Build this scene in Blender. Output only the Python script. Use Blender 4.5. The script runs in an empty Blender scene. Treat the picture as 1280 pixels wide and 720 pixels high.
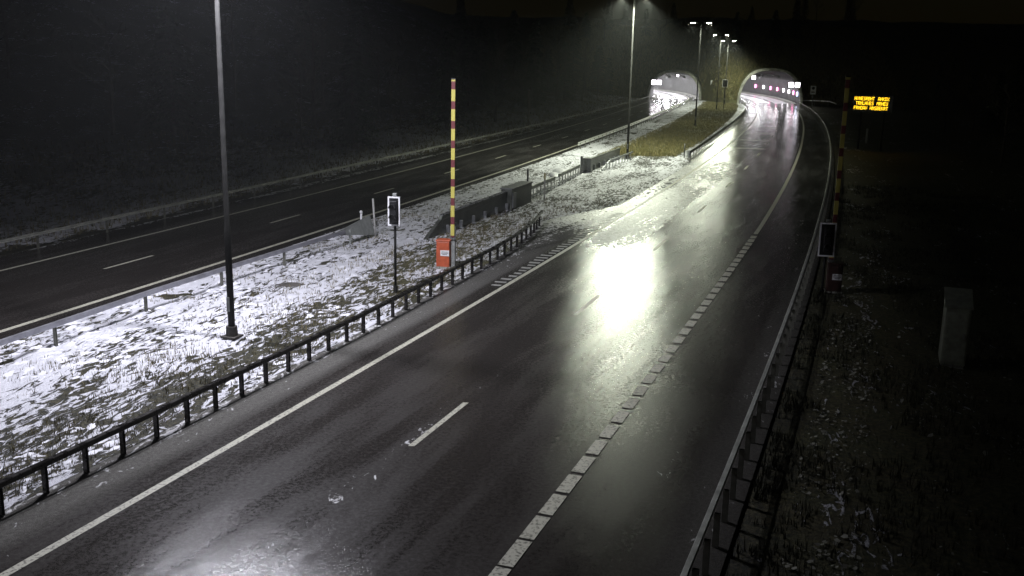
import bpy, math, random
import numpy as np
from mathutils import Vector, Matrix, noise as mnoise
random.seed(7); rng = np.random.default_rng(7)
scene = bpy.context.scene
col = scene.collection
R = math.radians

# ------------------------------------------------------------------ road alignment (metres, y runs away from the camera mast)
def poly(c, y):
    t = y / 100.0; v = 0.0
    for k in c: v = v * t + k
    return v
def dpoly(c, y):
    return (poly(c, y + .5) - poly(c, y - .5))
cRL = [-0.3669, -3.1725, 37.9894, -13.0986]
cLR = [0.7318, -5.1786, 36.0587, -24.3283]
cGR = [-0.4003, 1.0079, -5.187, 38.1222, -2.3791]
def RL(y):                      # left edge line of the right carriageway
    if y <= 195: return poly(cRL, y)
    d = y - 195; return poly(cRL, 195) + dpoly(cRL, 195) * d - d * d / 560
def LR(y):                      # right edge line of the left carriageway
    if y <= 208: return poly(cLR, y)
    d = y - 208; return poly(cLR, 208) + dpoly(cLR, 208) * d - d * d / 330
def lut(tab):
    xs = [a for a, b in tab]; ys = [b for a, b in tab]
    return lambda y: float(np.interp(y, xs, ys))
_gr = lut([(178, 0), (197, 1)])
def GR(y):                      # right guardrail
    if y < 178: return poly(cGR, y)
    w = _gr(y); return (1 - w) * (poly(cGR, y)) + w * (RL(y) + 8.1)
_gl = lut([(-40, -1.85), (16, -1.8), (28, -1.74), (33, -1.86), (39, -2.0), (42, -2.2), (45.6, -2.65), (49.2, -3.35), (50, -3.4)])
def GL(y): return RL(y) + _gl(y)
_gl2 = lut([(83, -1.75), (110, -2.1), (160, -2.0), (210, -2.3)])
def GL2(y): return RL(y) + _gl2(y)
_mr = lut([(10, 2.8), (24, 2.65), (31, 2.45), (37, 2.6), (42, 2.85), (44, 2.95)])
def MR(y): return LR(y) + _mr(y)
_ll = lut([(38, -8.55), (50, -8.75), (64, -9.1), (104, -8.8), (146, -8.3), (209, -7.7)])
def LLG(y): return LR(y) + _ll(y)
def head(f, y): return (f(y + .5) - f(y - .5))
def rz(f, y): return -math.atan(head(f, y))      # rotation about z that turns +y into the road direction

# ------------------------------------------------------------------ materials
MATS = {}
def newmat(name):
    m = bpy.data.materials.new(name); m.use_nodes = True
    nt = m.node_tree; nt.nodes.clear()
    out = nt.nodes.new('ShaderNodeOutputMaterial'); b = nt.nodes.new('ShaderNodeBsdfPrincipled')
    nt.links.new(b.outputs[0], out.inputs[0])
    return m, nt, b
class N:
    def __init__(s, nt): s.nt = nt
    def node(s, t, **kw):
        n = s.nt.nodes.new(t)
        for k, v in kw.items(): setattr(n, k, v)
        return n
    def link(s, a, b): s.nt.links.new(a, b)
    def val(s, inp, v):
        if hasattr(v, 'is_linked') or hasattr(v, 'links'): s.link(v, inp)
        else: inp.default_value = v
    def coord(s, kind='Object'): return s.node('ShaderNodeTexCoord').outputs[kind]
    def mapping(s, vec, scale=(1, 1, 1), rot=(0, 0, 0), loc=(0, 0, 0)):
        m = s.node('ShaderNodeMapping'); s.link(vec, m.inputs[0])
        m.inputs['Scale'].default_value = scale; m.inputs['Rotation'].default_value = rot; m.inputs['Location'].default_value = loc
        return m.outputs[0]
    def noise(s, vec, scale, detail=4, rough=.55, dist=0):
        n = s.node('ShaderNodeTexNoise'); s.link(vec, n.inputs['Vector'])
        n.inputs['Scale'].default_value = scale; n.inputs['Detail'].default_value = detail
        n.inputs['Roughness'].default_value = rough; n.inputs['Distortion'].default_value = dist
        return n.outputs['Fac']
    def math(s, op, a, b=0, c=0, clamp=False):
        n = s.node('ShaderNodeMath', operation=op, use_clamp=clamp)
        s.val(n.inputs[0], a); s.val(n.inputs[1], b); s.val(n.inputs[2], c); return n.outputs[0]
    def ramp(s, fac, lo, hi, a=0., b=1.):
        n = s.node('ShaderNodeMapRange', clamp=True, interpolation_type='SMOOTHSTEP')
        s.val(n.inputs[0], fac); s.val(n.inputs[1], lo); s.val(n.inputs[2], hi); s.val(n.inputs[3], a); s.val(n.inputs[4], b)
        return n.outputs[0]
    def mix(s, fac, a, b):
        n = s.node('ShaderNodeMix', data_type='RGBA')
        s.val(n.inputs[0], fac)
        for i, v in ((6, a), (7, b)):
            if isinstance(v, tuple): n.inputs[i].default_value = (*v, 1)
            else: s.link(v, n.inputs[i])
        return n.outputs[2]
    def bump(s, h, strength, dist, normal=None):
        n = s.node('ShaderNodeBump'); s.link(h, n.inputs['Height'])
        n.inputs['Strength'].default_value = strength; n.inputs['Distance'].default_value = dist
        if normal: s.link(normal, n.inputs['Normal'])
        return n.outputs[0]
    def attr(s, name): return s.node('ShaderNodeAttribute', attribute_name=name)

def simple(name, c, rough=.5, metal=0., var=.25, scale=8., bump=.15, bscale=60.):
    if name in MATS: return MATS[name]
    m, nt, b = newmat(name); n = N(nt); v = n.coord()
    f = n.noise(v, scale, 5, .6)
    d = tuple(max(0, x * (1 - var)) for x in c); l = tuple(min(1, x * (1 + var)) for x in c)
    n.link(n.mix(n.ramp(f, .3, .7), d, l), b.inputs['Base Color'])
    n.link(n.ramp(f, .3, .7, max(.03, rough - .12), min(1, rough + .12)), b.inputs['Roughness'])
    b.inputs['Metallic'].default_value = metal
    n.link(n.bump(n.noise(v, bscale, 3), bump, .01), b.inputs['Normal'])
    MATS[name] = m; return m
def emis(name, c, strength):
    if name in MATS: return MATS[name]
    m, nt, b = newmat(name)
    b.inputs['Base Color'].default_value = (*[x * .5 for x in c], 1)
    b.inputs['Emission Color'].default_value = (*c, 1); b.inputs['Emission Strength'].default_value = strength
    MATS[name] = m; return m

galv = simple('galvanised_steel', (.33, .34, .35), .38, .85, .2, 3)
galv2 = simple('pale_galvanised', (.52, .53, .5), .4, .25, .2, 3)
darkrail = simple('weathered_dark_steel', (.035, .032, .03), .3, .6, .3, 4)
polemat = simple('pole_steel', (.025, .025, .024), .7, .0, .25, 5)
polemat.node_tree.nodes['Principled BSDF'].inputs['Specular IOR Level'].default_value = .08
blackp = simple('black_paint', (.012, .012, .013), .4)
whitep = simple('white_paint', (.78, .78, .8), .4, 0, .08)
dim_orange = simple('darkened_orange_paint', (.035, .014, .011), .6, 0, .3, 6)  # cabinet orange darkened in colour to imitate the unlit right verge
orange = simple('orange_paint', (.46, .095, .04), .42, 0, .15, 6)
greyp = simple('grey_paint', (.22, .23, .22), .5, 0, .2, 6)
concrete = simple('concrete', (.36, .36, .33), .75, 0, .25, 2.5, .4, 30)
ringmat = simple('portal_concrete', (.38, .38, .34), .8, 0, .35, 1.5, .4, 20)
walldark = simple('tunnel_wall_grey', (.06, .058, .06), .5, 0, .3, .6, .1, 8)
floor_glare_m = simple('tunnel_floor_glare', (.55, .54, .56), .35, 0, .12, 2, .1, 8)  # pale colour standing in for light glare on the tunnel floor
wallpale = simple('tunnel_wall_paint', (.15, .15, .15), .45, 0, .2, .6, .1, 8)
crown = simple('tunnel_crown_sprayed', (.035, .035, .034), .9, 0, .4, 1.5, .6, 5)
barrier_m = simple('barrier_steel', (.16, .17, .15), .42, .5, .35, 2)
wood = simple('weathered_wood', (.12, .1, .08), .8, 0, .3, 10)
bark = simple('bark', (.07, .055, .045), .9, 0, .4, 6)
needles = simple('spruce_needles', (.035, .055, .025), .8, 0, .5, 1.5)
twigs = simple('bare_twigs', (.09, .08, .06), .85, 0, .4, 2)
yellowp = simple('yellow_plate', (.55, .5, .28), .45, 0, .2)
rubber = simple('stone_dark', (.06, .055, .05), .8, 0, .4, 6)
lens_off = simple('dark_lens', (.02, .018, .018), .15)

def snow_colour(n, v):
    return n.mix(n.noise(v, 3, 3), (.62, .62, .68), (.84, .84, .9))

def mat_ground(name='verge_and_median_ground'):
    # snow lying in patches between turf, gravel and leaf litter; the 'cover' attribute says how much snow lies where
    m, nt, b = newmat(name); n = N(nt); v = n.coord()
    a = n.attr('cover'); sep = n.node('ShaderNodeSeparateColor'); n.link(a.outputs['Color'], sep.inputs[0])
    snow, green, grav = sep.outputs[0], sep.outputs[1], sep.outputs[2]
    vs = n.mapping(n.mapping(v, (1, 1, 1), (0, 0, R(13))), (1, .30, 1))
    f1 = n.noise(vs, 5.6, 5, .6, 1.1); f2 = n.noise(vs, .6, 4, .6, .4); f3 = n.noise(v, 22, 4, .7)
    f = n.math('ADD', n.math('MULTIPLY', f1, .64), n.math('ADD', n.math('MULTIPLY', f2, .38), n.math('MULTIPLY', f3, .14)))
    thr = n.math('ADD', .58, n.math('MULTIPLY', n.math('SUBTRACT', .5, snow), .36))
    mask = n.ramp(n.math('SUBTRACT', f, thr), -.012, .02)
    tn = n.noise(v, 9, 5, .7); tl = n.noise(v, .7, 3, .5)
    turf = n.mix(n.ramp(tn, .38, .68), (.010, .011, .007), (.075, .066, .032))
    green1 = n.mix(n.ramp(tn, .35, .65), (.03, .045, .008), (.23, .20, .07))
    straw = n.mix(n.ramp(tl, .4, .62), (.13, .10, .045), (.08, .10, .02))
    green1 = n.mix(.45, green1, straw)
    gravel = n.mix(n.ramp(tn, .35, .65), (.025, .025, .024), (.09, .088, .08))
    c = n.mix(green, turf, green1); c = n.mix(grav, c, gravel)
    c = n.mix(mask, c, snow_colour(n, v))
    n.link(c, b.inputs['Base Color'])
    n.link(n.ramp(mask, 0, 1, .75, .5), b.inputs['Roughness'])
    h = n.math('ADD', n.math('MULTIPLY', mask, .6), n.math('ADD', n.math('MULTIPLY', f1, .8), n.math('MULTIPLY', f3, .5)))
    n.link(n.bump(h, 1.0, .09), b.inputs['Normal'])
    return m

def mat_road(name, base_d, base_l, wet=.5):
    m, nt, b = newmat(name); n = N(nt); uv = n.coord('UV'); v = n.coord()
    a = n.attr('cover'); sep = n.node('ShaderNodeSeparateColor'); n.link(a.outputs['Color'], sep.inputs[0])
    slush, track, gravel = sep.outputs[0], sep.outputs[1], sep.outputs[2]
    vs = n.mapping(uv, (1, .16, 1))
    lo = n.noise(vs, .8, 5, .6, .3); mid = n.noise(n.mapping(uv, (1, .35, 1)), 3.2, 5, .65, .6); fine = n.noise(v, 26, 4, .75); grit = n.noise(v, 70, 2, .6)
    fl = n.noise(n.mapping(v, (1, .5, 1), (0, 0, R(-24))), 5.2, 5, .62, 1.0)
    f = n.math('ADD', n.math('MULTIPLY', fl, .55), n.math('ADD', n.math('MULTIPLY', lo, .32), n.math('MULTIPLY', mid, .25)))
    thr = n.math('ADD', .56, n.math('MULTIPLY', n.math('SUBTRACT', .5, slush), .5))
    mask = n.ramp(n.math('SUBTRACT', f, thr), -.03, .04)
    g2 = n.noise(v, 11, 4, .85)
    asp = n.mix(n.ramp(n.math('ADD', n.math('MULTIPLY', lo, .5), n.math('MULTIPLY', g2, .5)), .36, .64), base_d, base_l)
    asp = n.mix(n.ramp(grit, .4, .8), asp, tuple(x * 1.8 for x in base_l))
    asp = n.mix(n.math('MULTIPLY', gravel, n.ramp(g2, .3, .7, .45, 1.)), asp, n.mix(n.ramp(grit, .3, .7), (.05, .048, .044), (.22, .215, .2)))
    sl = n.mix(n.ramp(n.math('ADD', n.math('MULTIPLY', fine, .4), n.math('MULTIPLY', fl, .6)), .38, .6), (.12, .118, .11), (.62, .62, .63))
    n.link(n.mix(mask, asp, sl), b.inputs['Base Color'])
    b.inputs['Specular IOR Level'].default_value = 0.
    r0 = n.ramp(n.math('ADD', n.math('MULTIPLY', lo, .6), n.math('MULTIPLY', mid, .4)), .36, .64, .175, .25)
    r0 = n.math('SUBTRACT', r0, n.math('MULTIPLY', track, .06))
    rr = n.math('ADD', n.math('MULTIPLY', r0, n.math('SUBTRACT', 1., mask)), n.math('MULTIPLY', mask, .5))
    b.inputs['Roughness'].default_value = .9
    gl = n.node('ShaderNodeBsdfGlossy', distribution='BECKMANN'); n.link(rr, gl.inputs['Roughness']); gl.inputs['Color'].default_value = (1, 1, 1, 1)
    fr = n.node('ShaderNodeFresnel'); fr.inputs['IOR'].default_value = 1.38
    gl2 = n.node('ShaderNodeBsdfGlossy', distribution='GGX'); n.link(n.ramp(lo, .36, .64, .34, .46), gl2.inputs['Roughness']); gl2.inputs['Color'].default_value = (1, 1, 1, 1)
    mg = n.node('ShaderNodeMixShader'); n.link(n.math('ADD', n.ramp(lo, .36, .64, .04, .16), n.ramp(g2, .42, .66, 0., .17)), mg.inputs[0]); n.link(gl.outputs[0], mg.inputs[1]); n.link(gl2.outputs[0], mg.inputs[2])
    ms = n.node('ShaderNodeMixShader'); n.link(n.math('MULTIPLY', n.math('MULTIPLY', fr.outputs[0], n.ramp(mask, 0, 1, 1, .45)), n.ramp(gravel, 0, 1, 1, .3)), ms.inputs[0]); n.link(b.outputs[0], ms.inputs[1]); n.link(mg.outputs[0], ms.inputs[2])
    o_ = [q for q in nt.nodes if q.type == 'OUTPUT_MATERIAL'][0]; n.link(ms.outputs[0], o_.inputs[0])
    h = n.math('ADD', n.math('MULTIPLY', g2, 1.1), n.math('ADD', n.math('MULTIPLY', grit, .55), n.math('MULTIPLY', mask, 1.0)))
    bn = n.bump(h, wet, .016); n.link(bn, b.inputs['Normal']); n.link(bn, gl.inputs['Normal']); n.link(bn, gl2.inputs['Normal'])
    return m

def mat_line():
    m, nt, b = newmat('road_marking_paint'); n = N(nt); v = n.coord()
    f = n.noise(v, 14, 5, .7)
    n.link(n.mix(n.ramp(f, .38, .5), (.12, .115, .09), (.46, .45, .37)), b.inputs['Base Color'])
    b.inputs['Roughness'].default_value = .5
    n.link(n.bump(f, .4, .01), b.inputs['Normal'])
    return m
def mat_stripes(h0, per=.72):
    m, nt, b = newmat('yellow_red_boom_stripes'); n = N(nt); v = n.coord()
    s = n.node('ShaderNodeSeparateXYZ'); n.link(v, s.inputs[0])
    t = n.math('MODULO', n.math('ADD', s.outputs[2], h0), per)
    red = n.math('LESS_THAN', t, .29)
    d = n.noise(v, 5, 4)
    y = n.mix(d, (.46, .41, .09), (.58, .52, .13)); r = n.mix(d, (.11, .03, .035), (.19, .045, .05))
    n.link(n.mix(red, y, r), b.inputs['Base Color']); b.inputs['Roughness'].default_value = .4
    return m

# ------------------------------------------------------------------ mesh helpers
class MB:
    def __init__(s): s.v = []; s.f = []
    def box(s, c, size, rot=0, taper=1.0, tilt=None):
        M = Matrix.Rotation(rot, 3, 'Z')
        if tilt: M = M @ Matrix.Rotation(tilt[0], 3, tilt[1])
        b = len(s.v); x, y, z = [q / 2 for q in size]
        for (i, j, k) in ((-1, -1, -1), (1, -1, -1), (1, 1, -1), (-1, 1, -1), (-1, -1, 1), (1, -1, 1), (1, 1, 1), (-1, 1, 1)):
            t = taper if k > 0 else 1
            s.v.append(tuple(Vector(c) + M @ Vector((i * x * t, j * y * t, k * z))))
        for q in ((0, 3, 2, 1), (4, 5, 6, 7), (0, 1, 5, 4), (1, 2, 6, 5), (2, 3, 7, 6), (3, 0, 4, 7)): s.f.append(tuple(b + i for i in q))
        return s
    def tube(s, pts, rad, n=10, cap=True):
        pts = [Vector(p) for p in pts]
        if not hasattr(rad, '__len__'): rad = [rad] * len(pts)
        rings = []
        for i, p in enumerate(pts):
            d = (pts[min(i + 1, len(pts) - 1)] - pts[max(i - 1, 0)]).normalized()
            u = d.cross(Vector((0, 0, 1)))
            if u.length < .05: u = Vector((1, 0, 0))
            u.normalize(); w = u.cross(d)
            b = len(s.v); rings.append(b)
            for k in range(n):
                a = 2 * math.pi * k / n
                s.v.append(tuple(p + (u * math.cos(a) + w * math.sin(a)) * rad[i]))
        for a, b in zip(rings, rings[1:]):
            for k in range(n): s.f.append((a + k, a + (k + 1) % n, b + (k + 1) % n, b + k))
        if cap:
            s.f.append(tuple(rings[0] + k for k in reversed(range(n)))); s.f.append(tuple(rings[-1] + k for k in range(n)))
        return s
    def sweep(s, pts, prof, closed=True, cap=True):
        # profile (side, up) swept along a path, kept upright
        pts = [Vector(p) for p in pts]; n = len(prof); rings = []
        for i, p in enumerate(pts):
            d = pts[min(i + 1, len(pts) - 1)] - pts[max(i - 1, 0)]; d.z = 0; d.normalize()
            u = Vector((d.y, -d.x, 0)); b = len(s.v); rings.append(b)
            for (a, z) in prof: s.v.append(tuple(p + u * a + Vector((0, 0, z))))
        m = n if closed else n - 1
        for a, b in zip(rings, rings[1:]):
            for k in range(m): s.f.append((a + k, a + (k + 1) % n, b + (k + 1) % n, b + k))
        if cap and closed:
            s.f.append(tuple(rings[0] + k for k in reversed(range(n)))); s.f.append(tuple(rings[-1] + k for k in range(n)))
        return s
    def mesh(s, name):
        me = bpy.data.meshes.new(name); me.from_pydata(s.v, [], s.f); me.update(); return me
def link(name, me, mat, parent=None, smooth=False, bevel=0):
    o = bpy.data.objects.new(name, me); col.objects.link(o)
    if mat and not me.materials: me.materials.append(mat)
    if parent: o.parent = parent
    if smooth: me.shade_smooth()
    if bevel:
        b = o.modifiers.new('bevel', 'BEVEL'); b.width = bevel; b.segments = 2; b.limit_method = 'ANGLE'
    return o
def build(name, mb, mat, parent=None, smooth=False, bevel=0): return link(name, mb.mesh(name), mat, parent, smooth, bevel)
def tag(o, label, cat, group=None):
    o['label'] = label; o['category'] = cat
    if group: o['group'] = group
    return o
def thing(name, label, cat, loc=(0, 0, 0), rot=0, group=None):
    o = bpy.data.objects.new(name, None); o.empty_display_size = .3; col.objects.link(o)
    o.location = loc; o.rotation_euler = (0, 0, rot)
    return tag(o, label, cat, group)
def struct(o, kind='structure'): o['kind'] = kind; return o
def copy_tree(o, parent=None):
    c = o.copy(); col.objects.link(c)
    if parent: c.parent = parent
    for ch in list(o.children): copy_tree(ch, c)
    return c
def set_cover(me, vals):
    at = me.color_attributes.new('cover', 'FLOAT_COLOR', 'POINT')
    at.data.foreach_set('color', np.asarray(vals, np.float32).ravel())
def gridmesh(name, P, nu, nv, cover=None, uv=None, keep=None):
    me = bpy.data.meshes.new(name)
    idx = np.arange(nu * nv).reshape(nv, nu)
    F = np.stack([idx[:-1, :-1], idx[:-1, 1:], idx[1:, 1:], idx[1:, :-1]], -1).reshape(-1, 4)
    if keep is not None: F = F[keep]
    me.from_pydata(P.reshape(-1, 3).tolist(), [], F.tolist()); me.update()
    if cover is not None: set_cover(me, cover)
    if uv is not None:
        l = me.uv_layers.new(name='UVMap'); u = uv.reshape(-1, 2)[F.ravel()]
        l.data.foreach_set('uv', u.astype(np.float32).ravel())
    me.shade_smooth()
    return me
def ss(a, b, x):
    t = np.clip((x - a) / (b - a), 0, 1); return t * t * (3 - 2 * t)
def bumpf(x, a, b, w): return ss(a - w, a + w, x) * (1 - ss(b - w, b + w, x))

# ------------------------------------------------------------------ SETTING: roads
def ys_road(y0, y1):
    out = [y0]
    while out[-1] < y1: out.append(out[-1] + (.5 if out[-1] < 90 else 1.2))
    return np.array(out)
def road(name, fL, fR, ref, y0, y1, nu, mat, cov, z=0.0):
    ys = ys_road(y0, y1); nv = len(ys)
    P = np.zeros((nv, nu, 3)); UV = np.zeros((nv, nu, 2)); C = np.zeros((nv, nu, 4))
    for i, y in enumerate(ys):
        a, b, r = fL(y), fR(y), ref(y)
        x = np.linspace(a, b, nu); P[i, :, 0] = x; P[i, :, 1] = y; P[i, :, 2] = z
        UV[i, :, 0] = x - r; UV[i, :, 1] = y
        C[i] = cov(x - r, y)
    me = gridmesh(name, P, nu, nv, C, UV)
    return struct(link(name, me, mat))
def cov_right(u, y):
    s = .27 * (1 - ss(-1.0, -.6, u)) * (1 - ss(120, 160, y)) + .15 * (1 - ss(-1.7, -1.5, u)) * (y < 50)
    s = s + .20 * bumpf(u, -.7, -.2, .12)
    s = np.maximum(s, .60 * (1 - ss(-.4, .9, u)) * bumpf(y, 46, 80, 5))
    s = np.maximum(s, .66 * bumpf(u, .0, 2.8, .5) * bumpf(y, 42, 66, 5))
    s = np.maximum(s, .50 * bumpf(u, .0, 3.2, .4) * bumpf(y, 66, 84, 5))
    s = np.maximum(s, .40 * bumpf(u, 9.3, 9.6, .25) * (1 - ss(60, 90, y)))
    s = np.maximum(s, .32 * bumpf(u, 3.0, 4.0, .5) * (1 - ss(20, 32, y)))
    s = np.maximum(s, .24 * bumpf(u, 9.0, 12, .4) * (1 - ss(20, 60, y)))
    t = bumpf(u, .9, 1.5, .25) + bumpf(u, 2.4, 3.0, .25) + bumpf(u, 4.3, 4.9, .25) + bumpf(u, 5.8, 6.4, .25)
    g = (1 - ss(-.95, -.55, u)) * (1 - ss(46, 52, y)) + .5 * ss(9.6, 10.4, u)
    return np.stack([s, np.clip(t, 0, 1), np.clip(g, 0, 1), 0 * u + 1], -1)
def cov_left(u, y):
    s = .5 * (1 - ss(-8.9, -8.2, u)) + .45 * ss(.25, .8, u)
    t = bumpf(u, -2.6, -2.0, .25) + bumpf(u, -1.2, -.6, .25) + bumpf(u, -5.9, -5.3, .25) + bumpf(u, -4.4, -3.8, .25)
    return np.stack([s, np.clip(t, 0, 1), 0 * u, 0 * u + 1], -1)
m_road = mat_road('wet_asphalt', (.014, .012, .011), (.034, .030, .027), .235)
m_roadl = mat_road('damp_asphalt', (.012, .0105, .010), (.026, .022, .020), .13)
def rroad_left(y):
    if y < 50: return GL(y) - .15
    return RL(y) + float(np.interp(y, [50, 56, 80, 84, 190, 200, 340], [-3.4, -1.1, -1.1, -2.0, -2.4, -3.2, -3.2]))
right_road = road('right_road', rroad_left, lambda y: GR(y) + .35, RL, -60, 300, 56, m_road, cov_right)
left_road = road('left_road', lambda y: LLG(y) - .25 if y < 209 else LR(y) - 7.9, lambda y: LR(y) + (.75 if y < 205 else 2.3), LR, -60, 310, 44, m_roadl, cov_left)

def strip(name, f, off, w, y0, y1, parent, z=.004, step=.6):
    mb = MB(); ys = np.arange(y0, y1 + 1e-6, (y1 - y0) / max(2, int((y1 - y0) / step)))
    for y in ys:
        k = math.sqrt(1 + head(f, y) ** 2); x = f(y) + (off(y) if callable(off) else off) * k
        mb.v += [(x - w / 2 * k, y, z), (x + w / 2 * k, y, z)]
    for i in range(len(ys) - 1): mb.f.append((2 * i, 2 * i + 1, 2 * i + 3, 2 * i + 2))
    o = build(name, mb, m_line, parent); return o
m_line = mat_line()
strip('edge_line', RL, 0, .17, -40, 280, right_road)
strip('edge_line', LR, 0, .20, -40, 290, left_road)
strip('edge_line', LR, -6.35, .16, -40, 290, left_road)
rr_off = lut([(50, 7.1), (80, 6.9), (108, 6.7), (200, 6.5)])
strip('edge_line', RL, rr_off, .20, 47, 280, right_road)
# ribbed edge line: thermoplastic blocks, worn joints close by and open gaps further on
mb = MB(); y = -12.0
while y < 47:
    ln = 1.0; gap = float(np.interp(y, [15, 24, 46], [.07, .30, .34])); h = head(RL, y); k = math.sqrt(1 + h * h)
    xc = RL(y) + 7.1 * k; L = (ln - gap)
    mb.box((xc, y, .010), (.27, L, .012), rz(RL, y)); y += ln / k
build('ribbed_edge_line', mb, m_line, right_road)
def dashes(f, off, y_first, n, period, ln, w, parent):
    y = y_first
    for i in range(n):
        h = head(f, y); k = math.sqrt(1 + h * h)
        strip('lane_dash', f, off, w, y, y + ln / k, parent, .004, 1.0)
        y += period / k
dashes(RL, 3.47, 8.45, 13, 12.0, 2.95, .13, right_road)
dashes(LR, -3.2, 36.7 - 12 * .94, 14, 11.6, 2.8, .13, left_road)
for yy in (95.5, 105.5, 116, 127):          # transverse strips in the far lane
    mb = MB(); h = head(RL, yy); k = math.sqrt(1 + h * h)
    mb.box((RL(yy) + 1.9 * k, yy - .3, .008), (3.0, .5, .012), rz(RL, yy))
    build('transverse_line', mb, m_line, right_road)

mb = MB(); y = 35.0                              # milled rumble slots holding snow, left of the edge line
while y < 53:
    h = head(RL, y); k = math.sqrt(1 + h * h)
    w_ = random.uniform(.28, .5); mb.box((RL(y) - (.16 + w_ / 2) * k, y, .007), (w_, random.uniform(.16, .26), .008), rz(RL, y) + R(4)); y += .52
build('rumble_slots', mb, simple('packed_snow', (.26, .26, .25), .6, 0, .3, 6, .4, 20), right_road)
# ------------------------------------------------------------------ SETTING: median
m_ground = mat_ground()
def medL(y): return LR(y) + .74
def medR(y): return rroad_left(y) + .02
def median_z(x, y, t, edge):
    r = mnoise.noise(Vector((x * .35, y * .35, 1))) * .10 + mnoise.noise(Vector((x * 1.7, y * 1.3, 5))) * .05 + mnoise.noise(Vector((x * 4.5, y * 3.2, 9))) * .035
    return edge * (r - .02) + .012
ys = []; y = -40.
while y < 214: ys.append(y); y += 1.2 if y < 10 else (.16 if y < 48 else (.35 if y < 90 else 1.0))
ys = np.array(ys); nu = 84; nv = len(ys)
P = np.zeros((nv, nu, 3)); C = np.zeros((nv, nu, 4)); C[..., 3] = 1
for i, y in enumerate(ys):
    a, b = medL(y), medR(y); tt = np.linspace(0, 1, nu); xs = a + (b - a) * tt
    wid = b - a
    P[i, :, 0] = xs; P[i, :, 1] = y
    edge = np.minimum(np.minimum(tt, 1 - tt) * wid / .5, 1)
    flat = 1 - .75 * float(bumpf(np.float64(y), 50, 82, 4))
    P[i, :, 2] = [median_z(xx, y, t, e) * (1 if e > 0 else 1) for xx, t, e in zip(xs, tt, edge * flat)]
    d = tt * wid; dr = (1 - tt) * wid
    near = 1 - ss(44, 54, y); far = ss(80, 90, y); cross = (1 - near) * (1 - far)
    s_near = .66 - .165 * ss(.42, .75, tt) - .06 * bumpf(tt, .5, .7, .08) * ss(30, 40, y)
    s_cross = .56 + .10 * bumpf(tt, .1, .4, .05) + .02 * ss(.55, .8, tt)
    green_far = ss(.30, .42, tt) * (1 - ss(.80, .93, tt))
    s_far = (.66 - .08 * tt) * (1 - .8 * green_far)
    C[i, :, 0] = near * s_near + cross * s_cross + far * s_far
    C[i, :, 1] = far * green_far + near * .45 * ss(.5, .8, tt) * ss(30, 42, y)
    C[i, :, 2] = cross * (.8 - .8 * bumpf(y, 36, 56, 3) * (tt < .8))
median = struct(link('median', gridmesh('median', P, nu, nv, C.reshape(-1, 4)), m_ground))

# ------------------------------------------------------------------ SETTING: terrain (one sheet to the horizon)
TUN = {'R': dict(c=lambda y: RL(y) + 2.5, a=5.7, h=6.4, y=197.0), 'L': dict(c=lambda y: LR(y) - 2.7, a=5.1, h=5.6, y=211.0)}
def arch(T, t, add=0):
    a = T['a'] + add
    if abs(t) >= a: return -1
    return (T['h'] + add) * (1 - (abs(t) / a) ** 2.6) ** (1 / 2.2)
def terrain_raw(x, y):
    dl = (LLG(y) - 1.2) - x if y < 240 else (LLG(209) - 1.2) + (y - 209) * .1 - x
    dr = x - (GR(y) + 1.0) if y < 240 else x - (GR(197) + 1.0)
    z = -.06
    if dl > 0: z += .55 * min(1, dl / 4) * 0.3 + 22 * float(ss(3, 75, dl)) + .35 * max(0., min(dl, 12)) * .2
    if dr > 0: z += -.1 * min(1, dr / 3) + 9 * float(ss(14, 80, dr))
    yp = 212 + (197 - 212) * float(ss(37.5, 42.5, x))
    dp = y - yp - .5
    hp = -1.
    if dp > 0: hp = 19 * (1 - math.exp(-dp * .95 / 19))
    z = max(z, hp)
    out = max(dl, dr, dp * 2)
    if out > 0: z += min(1, out / 4) * (mnoise.noise(Vector((x * .12, y * .12, 0))) * .8 + mnoise.noise(Vector((x * .6, y * .6, 3))) * .18) * min(1, .25 + out / 20)
    return z, dl, dr, dp
def axis(lo, hi, fine, coarse_zones):
    out = []; x = lo
    while x < hi:
        out.append(x); st = 40
        for a, b, s in coarse_zones:
            if a <= x < b: st = s; break
        x += st
    out.append(hi); return np.array(out)
gx = axis(-1500, 1500, 0, [(24, 62, .5), (-50, 24, 1.2), (62, 90, 1.5), (-100, 130, 5), (-400, 400, 20), (-1500, 1500, 80)])
gy = axis(-800, 2500, 0, [(192, 226, .5), (5, 70, 1.0), (-30, 192, 1.6), (226, 262, 1.5), (-100, 400, 8), (-400, 800, 30), (-800, 2500, 100)])
nu, nv = len(gx), len(gy)
P = np.zeros((nv, nu, 3)); C = np.zeros((nv, nu, 4)); C[..., 3] = 1; low = np.zeros((nv, nu), bool)
for j, y in enumerate(gy):
    for i, x in enumerate(gx):
        z, dl, dr, dp = terrain_raw(x, y)
        if y > 190:
            for T in TUN.values():
                if y >= T['y'] - 3 and y < T['y'] + 60 :
                    az = arch(T, x - T['c'](y), .10)
                    if az > 0 and z < az: z = -.06; low[j, i] = True
        P[j, i] = (x, y, z)
        if dl > 0: C[j, i, 0] = .42 * (1 - float(ss(4, 14, dl))) + .24; C[j, i, 1] = .15
        elif dr > 0: C[j, i, 0] = .15 + .10 * (1 - float(ss(1, 4, dr))); C[j, i, 1] = .3 + .2 * min(1, max(0, dr - 4) / 20)
        if dp > 0: C[j, i, 0] = .12; C[j, i, 1] = .75
hi_ = P[..., 2] > .4
L_ = low
mixq = (L_[:-1, :-1] | L_[1:, :-1] | L_[:-1, 1:] | L_[1:, 1:]) & (hi_[:-1, :-1] | hi_[1:, :-1] | hi_[:-1, 1:] | hi_[1:, 1:])
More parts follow.
